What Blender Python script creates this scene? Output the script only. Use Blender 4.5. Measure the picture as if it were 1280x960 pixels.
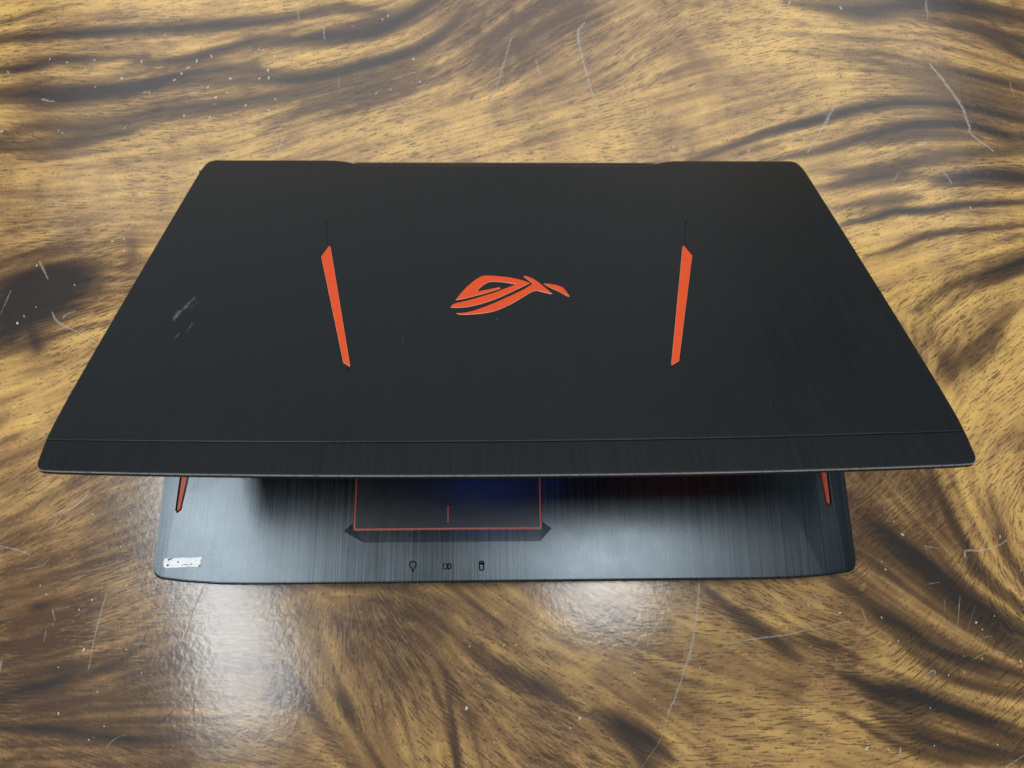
import bpy, bmesh, math, random
import numpy as np
from mathutils import Matrix, Vector

for o in list(bpy.data.objects):
    bpy.data.objects.remove(o, do_unlink=True)
scene = bpy.context.scene
COL = scene.collection
MM = 0.001

# ------------------------------------------------------------------ camera
cam_d = bpy.data.cameras.new('camera')
cam = bpy.data.objects.new('camera', cam_d)
COL.objects.link(cam)
scene.camera = cam
R = ((0.999753, 0.0048, -0.021717), (-0.010484, 0.96286, -0.269799), (0.019615, 0.26996, 0.962672))
cam.matrix_world = Matrix.Translation((-0.00681, -0.13935, 0.44882)) @ Matrix(R).to_4x4()
cam_d.sensor_width = 36
cam_d.lens = 26.485
cam_d.clip_start = 0.01
cam_d.clip_end = 50
cam_d.dof.use_dof = True
cam_d.dof.focus_distance = 0.375
cam_d.dof.aperture_fstop = 11.0

# ------------------------------------------------------------------ world and lamps (indoor room light)
world = bpy.data.worlds.new('World')
scene.world = world
world.use_nodes = True
bg = world.node_tree.nodes['Background']
bg.inputs['Color'].default_value = (0.72, 0.88, 1.0, 1)
bg.inputs['Strength'].default_value = 0.12

def area(name, loc, sx, sy, radiance, color, rot=(0, 0, 0)):
    d = bpy.data.lights.new(name, 'AREA')
    d.shape = 'RECTANGLE'; d.size = sx; d.size_y = sy
    d.energy = radiance * math.pi * sx * sy
    d.color = color
    ob = bpy.data.objects.new(name, d)
    ob.location = loc; ob.rotation_euler = rot
    COL.objects.link(ob)
    return ob
# two ceiling lamps above the table, and the window of the room beyond its far end
area('ceiling_lamp_and_fill', (-0.88, -0.09, 2.02), 0.21, 0.86, 19, (0.93, 0.98, 1.0), (0, 0, math.radians(20)))
area('ceiling_lamp_and_fill', (0.33, 0.05, 2.02), 0.28, 0.54, 16, (0.93, 0.98, 1.0))
area('ceiling_lamp_and_fill', (0.10, 1.9, 2.15), 3.6, 1.5, 1.6, (0.96, 0.98, 1.0))  # added broad fill panel, brightens the far part of the table
area('window_light', (-1.54, 3.2, 0.58), 5.32, 1.45, 0.15, (0.84, 0.95, 1.0), (math.radians(-90), 0, 0))

vs = scene.view_settings
vs.view_transform = 'Standard'; vs.look = 'None'; vs.exposure = 0.5; vs.gamma = 1
vs.use_curve_mapping = False
scene.cycles.max_bounces = 6
scene.cycles.use_adaptive_sampling = True
scene.cycles.adaptive_threshold = .02

# ------------------------------------------------------------------ node helpers
class NT:
    def __init__(self, name):
        self.m = bpy.data.materials.new(name); self.m.use_nodes = True
        self.t = self.m.node_tree; self.t.nodes.clear()
        self.out = self.t.nodes.new('ShaderNodeOutputMaterial')
    def n(self, kind, **kw):
        nd = self.t.nodes.new(kind)
        for k, v in kw.items(): setattr(nd, k, v)
        return nd
    def link(self, a, b): self.t.links.new(a, b)
    def put(self, sock, v):
        if isinstance(v, bpy.types.NodeSocket): self.link(v, sock)
        elif isinstance(v, (tuple, list)):
            sock.default_value = tuple(v) + ((1,) if len(v) == 3 and sock.type == 'RGBA' else ())
        else: sock.default_value = v
    def math(self, op, a, b=None, c=None, clamp=False):
        nd = self.n('ShaderNodeMath', operation=op); nd.use_clamp = clamp
        self.put(nd.inputs[0], a)
        if b is not None: self.put(nd.inputs[1], b)
        if c is not None: self.put(nd.inputs[2], c)
        return nd.outputs[0]
    def mix(self, f, a, b, blend='MIX'):
        nd = self.n('ShaderNodeMix', data_type='RGBA', blend_type=blend)
        self.put(nd.inputs['Factor'], f); self.put(nd.inputs['A'], a); self.put(nd.inputs['B'], b)
        return nd.outputs['Result']
    def attr(self, name):
        return self.n('ShaderNodeAttribute', attribute_name=name).outputs['Fac']
    def coord(self): return self.n('ShaderNodeTexCoord').outputs['Object']
    def mapped(self, vec, scale, rot=(0, 0, 0), loc=(0, 0, 0)):
        nd = self.n('ShaderNodeMapping'); self.put(nd.inputs['Vector'], vec)
        nd.inputs['Scale'].default_value = scale; nd.inputs['Rotation'].default_value = rot; nd.inputs['Location'].default_value = loc
        return nd.outputs[0]
    def noise(self, vec, scale, detail=2, rough=.5, dist=0.0):
        nd = self.n('ShaderNodeTexNoise'); self.put(nd.inputs['Vector'], vec)
        nd.inputs['Scale'].default_value = scale; nd.inputs['Detail'].default_value = detail
        nd.inputs['Roughness'].default_value = rough; nd.inputs['Distortion'].default_value = dist
        return nd.outputs['Fac']
    def ramp(self, f, a, b, lo=0.0, hi=1.0):
        nd = self.n('ShaderNodeMapRange'); nd.interpolation_type = 'SMOOTHSTEP'
        self.put(nd.inputs['Value'], f)
        for i, v in zip(('From Min', 'From Max', 'To Min', 'To Max'), (a, b, lo, hi)): self.put(nd.inputs[i], v)
        return nd.outputs[0]
    def bump(self, h, strength, dist, normal=None):
        nd = self.n('ShaderNodeBump'); self.put(nd.inputs['Height'], h)
        nd.inputs['Strength'].default_value = strength; nd.inputs['Distance'].default_value = dist
        if normal is not None: self.link(normal, nd.inputs['Normal'])
        return nd.outputs[0]
    def bsdf(self, **kw):
        p = self.n('ShaderNodeBsdfPrincipled')
        for k, v in kw.items(): self.put(p.inputs[k.replace('_', ' ')], v)
        return p
    def done(self, sh): self.link(sh, self.out.inputs['Surface']); return self.m

def plain(name, color, rough=.5, metallic=0.0, wobble=.08):
    t = NT(name); c = t.coord()
    n = t.noise(c, 900, 3)
    col = t.mix(t.ramp(n, .3, .7), [k * (1 - wobble) for k in color], [min(1, k * (1 + wobble)) for k in color])
    r = t.ramp(t.noise(c, 120, 4), .25, .75, rough * .88, min(1, rough * 1.12))
    return t.done(t.bsdf(Base_Color=col, Roughness=r, Metallic=metallic, Normal=t.bump(n, .12, .0001)).outputs[0])

# ------------------------------------------------------------------ materials
def wood_material():
    t = NT('lacquered_figured_wood'); c = t.coord()
    dark = t.attr('dark'); tone = t.attr('tone'); streak = t.attr('streak')
    C2, S2 = t.attr('c2'), t.attr('s2')
    def fibres(C2, S2, wid, length, detail, N=10, seed=0.0):
        # stretched noise laid in N fixed directions, blended by the local grain direction
        num = den = None
        for k in range(N):
            an = math.pi * k / N
            dt = t.math('ADD', t.math('MULTIPLY', C2, math.cos(2 * an)), t.math('MULTIPLY', S2, math.sin(2 * an)))
            w = t.math('POWER', t.math('MAXIMUM', dt, 0.0), 14.0)
            v = t.n('ShaderNodeVectorRotate', rotation_type='Z_AXIS'); t.link(c, v.inputs['Vector']); v.inputs['Angle'].default_value = -an
            nz = t.noise(t.mapped(v.outputs[0], (1 / length, 1 / wid, 0), loc=(seed + k * 3.7, k * 1.3, 0)), 1, detail, .55)
            x = t.math('MULTIPLY', w, t.math('SUBTRACT', nz, .5)); y = t.math('MULTIPLY', w, w)
            num = x if num is None else t.math('ADD', num, x); den = y if den is None else t.math('ADD', den, y)
        return t.math('DIVIDE', num, t.math('SQRT', t.math('ADD', den, 1e-6)))
    f1 = fibres(C2, S2, .0011, .0105, 2)
    f2 = fibres(t.attr('flow_c'), t.attr('flow_s'), .0046, .075, 3, 10, 11.0)
    patch = t.ramp(t.noise(c, 18, 3), .32, .62)
    grit = t.math('SUBTRACT', t.noise(c, 620, 2), .5)
    fib = t.math('ADD', t.math('MULTIPLY', f1, t.math('ADD', t.math('MULTIPLY', patch, 1.5), .45)), t.math('MULTIPLY', grit, .6))
    st = t.math('ADD', t.math('MULTIPLY', t.math('SUBTRACT', streak, .5), .7), t.math('MULTIPLY', f2, .8))
    blotch = t.math('SUBTRACT', t.noise(c, 24, 5, .6), .5)
    # how dark: traced heartwood bands broken up by streaks and fibre
    d = t.math('ADD', t.math('MULTIPLY', dark, 1.12), t.math('ADD', t.math('MULTIPLY', st, .38), t.math('ADD', t.math('MULTIPLY', fib, .26), t.math('MULTIPLY', blotch, .30))))
    tn = t.math('ADD', tone, t.math('ADD', t.math('MULTIPLY', st, -.52), t.math('MULTIPLY', blotch, 1.0)))
    light = t.mix(t.ramp(tn, .22, .80), (.120, .057, .025), (.46, .258, .095))
    light = t.mix(t.ramp(tn, .56, 1.10), light, (.93, .56, .165))
    light = t.mix(t.math('MULTIPLY', t.ramp(fib, .05, .21), .66), light, (.062, .034, .020))
    light = t.mix(t.math('MULTIPLY', t.ramp(fib, -.06, -.28), .26), light, (.70, .46, .18))
    col = t.mix(t.math('MULTIPLY', t.ramp(d, .02, .50), .80), light, (.088, .043, .021))
    col = t.mix(t.math('MULTIPLY', t.ramp(d, .34, .95), .92), col, (.023, .018, .017))
    fine = t.noise(c, 1500, 2)
    col = t.mix(t.ramp(fine, .3, .8, 0, .25), col, (.62, .48, .30), 'SOFT_LIGHT')
    # lacquer: orange-peel relief, dull rubbed patches
    lump = t.noise(c, 260, 3, .55)
    wide = t.noise(c, 30, 1)
    nb = t.bump(t.math('ADD', t.math('MULTIPLY', lump, 1.0), t.math('MULTIPLY', wide, .5)), .42, .00015)
    rub = t.ramp(t.noise(c, 9, 4), .35, .7, .13, .20)
    p = t.bsdf(Base_Color=col, Roughness=.5, Coat_Weight=.8, Coat_Roughness=rub, Coat_IOR=1.5, Coat_Normal=nb)
    p.inputs['Specular IOR Level'].default_value = .2
    return t.done(p.outputs[0])

def brushed(name, lo, hi, rough, metallic, aniso, contrast=1.0, relief=.1, spec=.5, sm=.1):
    t = NT(name); c = t.coord()
    a = t.noise(t.mapped(c, (1500, 9, 9)), 1, 3, .6)
    b = t.noise(t.mapped(c, (320, 3, 3), loc=(3, 1, 0)), 1, 3, .6)
    k = t.math('ADD', t.math('MULTIPLY', a, .78), t.math('MULTIPLY', b, .22))
    k = t.ramp(k, .5 - .22 / contrast, .5 + .22 / contrast)
    smudge = t.noise(c, 18, 5, .6)
    r = t.math('ADD', t.math('MULTIPLY', t.math('SUBTRACT', k, .5), .12 * contrast), t.ramp(smudge, .3, .7, rough * (1 - sm), rough * (1 + sm)))
    tang = t.n('ShaderNodeCombineXYZ'); tang.inputs[0].default_value = 1
    p = t.bsdf(Base_Color=t.mix(k, lo, hi), Roughness=r, Metallic=metallic, Normal=t.bump(k, relief, .00006))
    p.inputs['Specular IOR Level'].default_value = spec
    if aniso:
        p.inputs['Anisotropic'].default_value = aniso
        t.link(tang.outputs[0], p.inputs['Tangent'])
    return t.done(p.outputs[0])

def worn_highlight_edge():
    t = NT('worn_edge_highlight'); c = t.coord()  # bare wear, plus the edge's bright highlight line painted into the colour
    w = t.math('MULTIPLY', t.ramp(t.noise(c, 700, 3, .7), .36, .52), t.ramp(t.noise(c, 25, 2), .25, .5, .45, 1))
    col = t.mix(w, (.20, .21, .215), (.72, .71, .68))
    return t.done(t.bsdf(Base_Color=col, Roughness=.38, Metallic=t.math('MULTIPLY', w, .7)).outputs[0])

def soft_mark(name, color, rough=.6, strength=1.0, nscale=900):
    # a translucent scratch or scuff: opacity follows the attribute 'a' and is broken by noise
    t = NT(name); c = t.coord()
    al = t.math('MULTIPLY', t.attr('a'), t.ramp(t.noise(c, nscale, 3, .7), .30, .62, .12, 1))
    al = t.math('MULTIPLY', al, strength, clamp=True)
    p = t.bsdf(Base_Color=color, Roughness=rough, Alpha=al)
    return t.done(p.outputs[0])

def screen_material():
    t = NT('dim_lit_screen'); c = t.coord()
    def blob(x, y, rx, ry):
        v = t.mapped(c, (1 / rx, 1 / ry, 0), loc=(-x / rx, -y / ry, 0))
        nd = t.n('ShaderNodeVectorMath', operation='LENGTH'); t.link(v, nd.inputs[0])
        return t.ramp(nd.outputs['Value'], 1.0, .0)
    wave = t.n('ShaderNodeTexNoise'); t.link(c, wave.inputs['Vector']); wave.inputs['Scale'].default_value = 22; wave.inputs['Distortion'].default_value = 2.5
    sw = t.ramp(wave.outputs['Fac'], .42, .58, .15, 1)
    blue = t.math('MULTIPLY', blob(-.008, -.208, .055, .06), sw)
    red = blob(.125, -.205, .085, .05)
    e1 = t.mix(blue, (0, 0, .0015), (.02, .07, .55))
    e2 = t.mix(t.math('MULTIPLY', red, .10), e1, (.30, .03, .012), 'ADD')
    return t.done(t.bsdf(Base_Color=(.006, .006, .007), Roughness=.35, Emission_Color=e2, Emission_Strength=3.0).outputs[0])

def orange_paint(name, col):
    t = NT(name); c = t.coord()
    n = t.noise(c, 260, 3)
    cc = t.mix(t.ramp(n, .3, .7), [k * .94 for k in col], col)
    return t.done(t.bsdf(Base_Color=cc, Roughness=.42).outputs[0])

M = dict(
    wood=wood_material(),
    wood_edge=plain('rough_wood_edge', (.16, .10, .05), .6),
    lid=brushed('black_anodised_lid', (.0040, .0045, .0049), (.0058, .0065, .0070), .30, 0, 0, .75, .05, .6, .07),
    strip=brushed('black_brushed_strip', (.0036, .0043, .0048), (.0068, .0080, .0090), .32, .0, 0, .75, .05, .5, .03),
    lid_rim=plain('black_rim_plastic', (.007, .007, .008), .5),
    edge=worn_highlight_edge(),
    deck=brushed('brushed_gunmetal_deck', (.041, .049, .055), (.080, .093, .103), .28, .93, .2, .75, .08),
    chassis=plain('black_chassis_plastic', (.012, .012, .013), .55),
    rubber=plain('black_rubber', (.02, .02, .02), .8),
    pad=plain('touchpad_surface', (.020, .024, .028), .32, .2),
    recess=plain('dark_recess_paint', (.010, .013, .017), .5),
    red=orange_paint('red_border_paint', (.80, .10, .055)),
    orange=orange_paint('orange_lacquer', (.90, .090, .014)),
    orange_deep=orange_paint('deep_orange_lacquer', (.62, .085, .03)),
    orange_highlight=plain('orange_edge_highlight', (.80, .42, .26), .35),  # bevel highlights of bars and emblem, painted as a paler orange
    icon=plain('black_printed_icon', (.004, .005, .006), .9),
    sticker=plain('worn_white_sticker', (.95, .96, .93), .3, 0, .03),
    ink=plain('faded_sticker_ink', (.04, .04, .035), .6),
    key=plain('black_keycap', (.012, .012, .014), .5),
    bezel=plain('matte_black_bezel', (.012, .012, .012), .55),
    screen=screen_material(),
    scratch=soft_mark('pale_scratch', (.86, .80, .66), .55, .75),
    dscratch=soft_mark('dark_scratch', (.03, .022, .018), .5, .8),
    speck=plain('pale_dust_speck', (.80, .77, .68), .6),
    scuff=soft_mark('grey_scuff', (.36, .42, .44), .6, .5, 900),
    grille=plain('dark_vent_metal', (.05, .047, .04), .5),
)

# ------------------------------------------------------------------ mesh helpers (millimetres in, metres out)
def mesh_obj(name, verts, faces, mat, parent=None, smooth=False, mats=None, fmat=None):
    me = bpy.data.meshes.new(name)
    me.from_pydata([(a * MM, b * MM, c * MM) for a, b, c in verts], [], faces)
    for m in (mats or [mat]): me.materials.append(m)
    if fmat: me.polygons.foreach_set('material_index', fmat)
    if smooth: me.polygons.foreach_set('use_smooth', [True] * len(me.polygons))
    me.update()
    ob = bpy.data.objects.new(name, me); COL.objects.link(ob)
    if parent is not None: ob.parent = parent
    return ob

def ccw(P):
    P = [tuple(p) for p in P]
    a = sum(P[i][0] * P[(i + 1) % len(P)][1] - P[(i + 1) % len(P)][0] * P[i][1] for i in range(len(P)))
    return P if a > 0 else P[::-1]

def inset(P, d):
    # move each corner of a ccw polygon inwards (d may be a list)
    out = []; n = len(P)
    for i in range(n):
        a, b, c = Vector(P[i - 1]), Vector(P[i]), Vector(P[(i + 1) % n])
        e1 = (b - a).normalized(); e2 = (c - b).normalized()
        n1 = Vector((-e1.y, e1.x)); n2 = Vector((-e2.y, e2.x))
        m = n1 + n2
        if m.length < 1e-6: m = n1.copy()
        m.normalize(); k = 1 / max(.45, m.dot(n1))
        dd = d[i] if isinstance(d, (list, tuple)) else d
        q = b + m * dd * k
        out.append((q.x, q.y))
    return out

def loft(rings):
    # rings: list of equal-length lists of 3D points, bottom to top; closed with n-gons
    n = len(rings[0]); V = [p for r in rings for p in r]; F = [list(range(n))[::-1]]
    for k in range(len(rings) - 1):
        for i in range(n):
            j = (i + 1) % n
            F.append([k * n + i, k * n + j, (k + 1) * n + j, (k + 1) * n + i])
    F.append([(len(rings) - 1) * n + i for i in range(n)])
    return V, F

def prism(P, z0, z1, bevel=0.0):
    P = ccw(P)
    r = [[(x, y, z0) for x, y in P]]
    if bevel:
        r.append([(x, y, z1 - bevel) for x, y in P]); r.append([(x, y, z1) for x, y in inset(P, bevel)])
    else: r.append([(x, y, z1) for x, y in P])
    return loft(r)

def cut(ob, cutters):
    tmp = []; bpy.context.view_layer.update()
    for V, F in cutters:
        c = mesh_obj('cutter', V, F, M['recess']); c.matrix_world = ob.matrix_world.copy()
        md = ob.modifiers.new('cut', 'BOOLEAN'); md.operation = 'DIFFERENCE'; md.object = c; md.solver = 'EXACT'
        tmp.append(c)
    bpy.context.view_layer.update()
    me = bpy.data.meshes.new_from_object(ob.evaluated_get(bpy.context.evaluated_depsgraph_get()))
    ob.modifiers.clear(); old = ob.data; ob.data = me; me.name = old.name
    bpy.data.meshes.remove(old)
    for c in tmp:
        d = c.data; bpy.data.objects.remove(c, do_unlink=True); bpy.data.meshes.remove(d)

def spline(P, closed=False, n=4, corners=()):
    # Catmull-Rom through P; indices in corners stay sharp
    out = []; N = len(P); rng = range(N if closed else N - 1)
    for i in rng:
        p1 = np.array(P[i]); p2 = np.array(P[(i + 1) % N])
        p0 = np.array(P[i - 1]) if (closed or i > 0) and i not in corners else 2 * p1 - p2
        p3 = np.array(P[(i + 2) % N]) if (closed or i + 2 < N) and (i + 1) % N not in corners else 2 * p2 - p1
        for k in range(n):
            t = k / n
            out.append(tuple(.5 * (2 * p1 + (p2 - p0) * t + (2 * p0 - 5 * p1 + 4 * p2 - p3) * t ** 2 + (3 * p1 - p0 - 3 * p2 + p3) * t ** 3)))
    if not closed: out.append(tuple(P[-1]))
    return out

def set_attr(ob, name, vals):
    a = ob.data.attributes.new(name, 'FLOAT', 'POINT'); a.data.foreach_set('value', np.asarray(vals, dtype=np.float32))

def smooth01(t): t = max(0, min(1, t)); return t * t * (3 - 2 * t)

# ------------------------------------------------------------------ table
# everything below is measured on the table top, in millimetres from the laptop's middle
BANDS = [([(-400.1,232.4),(-351.8,237.8),(-313.9,242.1),(-278.2,245.0),(-242.2,247.2),(-203.4,250.9),(-170.0,255.2),(-147.7,259.4),(-114.2,270.7)],5.0,0.75),([(-398.4,233.6),(-354.1,251.2),(-322.7,263.7),(-290.0,270.1)],2.8,0.35),([(-395.0,206.8),(-347.6,212.9),(-331.6,214.9),(-310.7,220.9),(-283.4,222.3),(-248.0,225.2)],3.8,0.75),([(-255.7,220.5),(-222.9,222.7),(-196.0,230.8),(-174.3,238.9),(-152.1,241.7)],3.9,0.7),([(-173.9,233.5),(-146.3,237.7),(-118.4,241.9),(-90.5,247.5),(-68.2,261.4),(-51.3,274.0),(-6.7,307.2)],5.7,0.8),([(-170.1,255.8),(-131.0,263.7),(-108.3,266.6),(-85.2,258.5),(-113.1,247.4),(-140.9,241.8)],5.1,0.45),([(-391.3,187.3),(-344.0,191.7),(-322.8,193.7),(-303.8,193.1),(-274.4,195.8),(-247.8,200.4),(-229.4,207.0),(-205.4,213.6),(-172.6,217.7)],7.0,0.95),([(-220.7,202.5),(-188.1,204.6),(-166.3,207.9),(-144.3,207.4),(-116.8,211.4),(-100.4,216.7),(-78.4,223.4),(-56.2,234.2),(-39.5,249.2),(-22.5,268.6)],6.1,0.85),([(-381.0,144.1),(-338.6,159.9),(-318.6,167.3),(-286.6,167.4),(-255.2,172.5),(-234.4,178.8),(-202.4,183.4),(-170.3,189.2),(-132.7,198.3),(-89.0,207.6),(-50.3,217.0)],8.1,0.6),([(-384.5,151.8),(-337.2,151.9),(-305.6,152.0),(-280.0,158.2),(-254.2,164.4)],5.3,0.5),([(-163.0,164.7),(-147.5,175.4),(-126.4,185.6),(-104.9,193.3),(-72.1,201.2),(-39.0,211.8)],5.5,0.5),([(-125.8,174.2),(-99.0,183.8),(-60.9,194.8)],4.9,0.35),([(5.9,233.3),(17.4,246.9),(40.7,260.7),(64.0,269.2)],23.0,0.28),([(-349.7,11.3),(-317.7,37.6),(-304.6,48.4),(-290.5,53.8),(-270.8,56.5),(-261.6,55.4)],12.0,0.9),([(-350.9,3.4),(-315.5,24.3),(-302.0,32.2),(-283.6,41.3),(-269.6,48.3)],9.9,0.7),([(-315.0,36.0),(-296.5,44.6),(-277.4,49.9)],14.9,0.6),([(-298.2,26.9),(-292.6,16.3),(-289.4,8.4)],4.4,0.6),([(-354.1,2.6),(-313.7,13.8),(-304.3,16.3)],4.9,0.5),([(-259.3,83.3),(-245.4,86.7),(-240.2,77.6),(-240.9,59.2)],4.6,0.3),([(207.3,274.5),(233.2,270.5),(262.1,266.5),(298.3,272.4),(333.6,271.2),(379.2,261.7),(429.4,251.2)],9.5,0.8),([(302.4,261.2),(336.3,253.0),(375.1,240.9),(422.9,225.9)],4.7,0.65),([(346.7,245.5),(372.7,228.6),(413.7,201.8)],4.7,0.6),([(211.0,230.4),(239.7,229.2),(267.7,224.0),(302.8,209.5),(337.3,193.8),(363.5,182.2),(407.4,162.8)],13.8,0.45),([(301.4,218.1),(334.8,211.6),(367.6,203.1),(415.5,190.8)],5.7,0.5),([(124.4,143.7),(152.6,153.1),(181.4,165.7),(215.9,175.3),(239.3,183.1),(256.8,187.0),(285.5,190.3),(327.2,185.3),(362.3,175.8),(409.2,163.0)],4.0,0.8),([(173.7,143.8),(212.9,150.1),(247.6,161.4),(282.5,171.0),(319.3,172.4),(345.7,163.0),(359.5,161.7),(409.0,157.3)],4.5,0.8),([(252.4,156.4),(287.0,164.1),(325.8,161.6)],5.6,0.5),([(208.3,134.7),(239.0,134.7),(263.8,139.0),(301.0,147.2),(357.5,151.6),(408.7,155.7)],5.0,0.5),([(212.3,122.5),(238.1,128.0),(262.7,131.7),(282.1,132.9)],4.4,0.6),([(289.6,128.1),(305.8,129.9),(328.3,132.4),(353.4,130.6),(402.3,127.1)],6.1,0.9),([(221.1,106.4),(251.1,112.3),(279.4,115.9)],3.8,0.5),([(223.4,95.2),(236.2,98.1),(249.6,101.6),(261.5,105.2),(283.2,105.8),(305.6,109.4),(345.8,111.8),(395.8,114.8)],2.7,0.85),([(235.3,72.5),(251.9,77.1),(263.2,81.1),(274.6,85.8),(294.0,89.3),(318.8,92.2),(346.3,94.5),(396.0,98.8)],2.2,0.6),([(266.6,35.4),(287.7,48.7),(315.0,59.9),(341.5,70.1),(390.6,89.1)],8.5,0.5),([(307.8,55.4),(323.5,59.9),(339.7,66.7),(388.5,87.1)],4.3,0.6),([(280.5,-5.5),(294.6,1.8),(309.7,14.0),(323.9,28.7)],6.7,0.5),([(266.3,33.2),(271.4,16.9),(279.8,-9.7),(282.2,-25.3)],8.1,0.3),([(250.4,14.3),(256.5,3.6)],4.1,0.4),([(235.2,-70.0),(248.8,-77.4),(250.9,-94.2)],9.8,0.35),([(256.5,-75.1),(260.8,-87.1),(263.6,-96.6),(270.4,-113.1),(273.0,-122.3),(282.0,-136.1),(297.3,-149.6),(325.2,-174.3)],3.8,0.6),([(290.5,-89.8),(292.7,-104.0),(293.9,-117.9),(299.8,-129.4),(316.9,-162.8)],3.8,0.45),([(214.9,-99.5),(224.9,-107.1),(236.2,-117.4),(255.0,-133.5),(262.1,-141.2),(276.7,-151.6),(295.4,-164.1),(326.4,-185.0)],5.2,0.85),([(220.0,-108.0),(236.6,-124.3),(254.9,-142.5),(277.4,-160.4),(293.8,-172.3),(323.6,-194.1)],10.2,0.6),([(204.0,-84.3),(214.5,-112.6),(230.8,-131.0)],12.4,0.4),([(188.1,-133.7),(201.1,-141.9),(213.6,-152.3),(226.4,-159.9),(244.9,-171.8),(263.0,-178.8),(290.8,-187.3),(328.0,-198.5)],4.1,0.75),([(220.8,-166.3),(233.1,-175.9),(254.0,-188.1),(288.9,-196.9),(326.7,-206.5)],3.2,0.5),([(112.1,-136.6),(128.6,-149.6),(146.3,-162.4),(159.0,-172.0),(165.8,-176.4)],4.1,0.66),([(159.3,-161.3),(170.2,-165.7),(182.0,-171.0),(192.4,-178.8)],2.7,0.6),([(188.5,-184.3),(197.1,-188.2),(207.8,-192.5),(224.2,-195.2),(236.2,-199.6),(246.8,-203.8),(266.7,-211.1),(284.7,-218.3),(319.4,-232.1)],5.0,0.9),([(198.8,-192.4),(215.7,-200.1),(233.0,-205.3)],3.6,0.55),([(205.6,-208.2),(218.3,-213.3),(233.1,-218.8),(247.9,-223.4),(282.6,-228.8),(321.2,-234.6)],5.8,0.75),([(183.7,-203.8),(212.7,-220.5),(246.6,-231.0)],2.2,0.5),([(47.4,-201.2),(56.5,-205.4),(64.2,-210.4),(73.6,-215.4),(80.8,-221.1),(87.4,-226.8)],4.8,0.78),([(54.1,-208.2),(66.9,-218.5),(74.9,-230.6),(94.6,-259.9)],4.4,0.5),([(-23.5,-167.3),(-1.1,-179.9),(19.3,-188.5),(43.9,-197.9)],8.9,0.42),([(-66.3,-150.1),(-52.8,-145.9),(-40.0,-150.4),(-38.0,-163.3)],10.0,0.35),([(-35.9,-181.9),(-31.2,-205.1),(-28.4,-229.1),(-24.3,-263.5)],2.2,0.5),([(-96.0,-187.8),(-86.3,-206.4)],3.5,0.45),([(-34.7,-135.0),(-16.3,-146.2),(1.8,-159.5)],4.6,0.2),([(-315.3,-202.1),(-276.4,-205.0),(-250.4,-206.9),(-222.0,-210.5),(-193.8,-213.3),(-172.6,-211.2)],3.0,0.65),([(-312.2,-204.5),(-278.7,-191.7),(-265.2,-186.5),(-253.9,-184.2),(-243.7,-179.8),(-235.3,-177.0)],3.9,0.6),([(-232.9,-178.7),(-216.2,-172.2),(-204.8,-164.8)],2.2,0.6),([(-319.7,-179.3),(-281.1,-177.3),(-255.2,-175.9),(-224.8,-173.8)],7.9,0.35),([(-318.4,-185.5),(-279.0,-189.6),(-235.1,-194.3),(-182.5,-199.0),(-139.3,-195.5)],10.4,0.3),([(-322.8,-163.2),(-284.0,-160.5),(-257.8,-158.7),(-222.6,-156.9)],7.1,0.2),([(-269.1,-143.5),(-260.3,-142.7)],2.7,0.6),([(-301.6,-243.4),(-272.9,-225.5),(-257.5,-216.0),(-266.7,-211.9)],2.6,0.3),([(-236.4,-52.1),(-224.5,-71.4)],5.6,0.15)]
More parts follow.
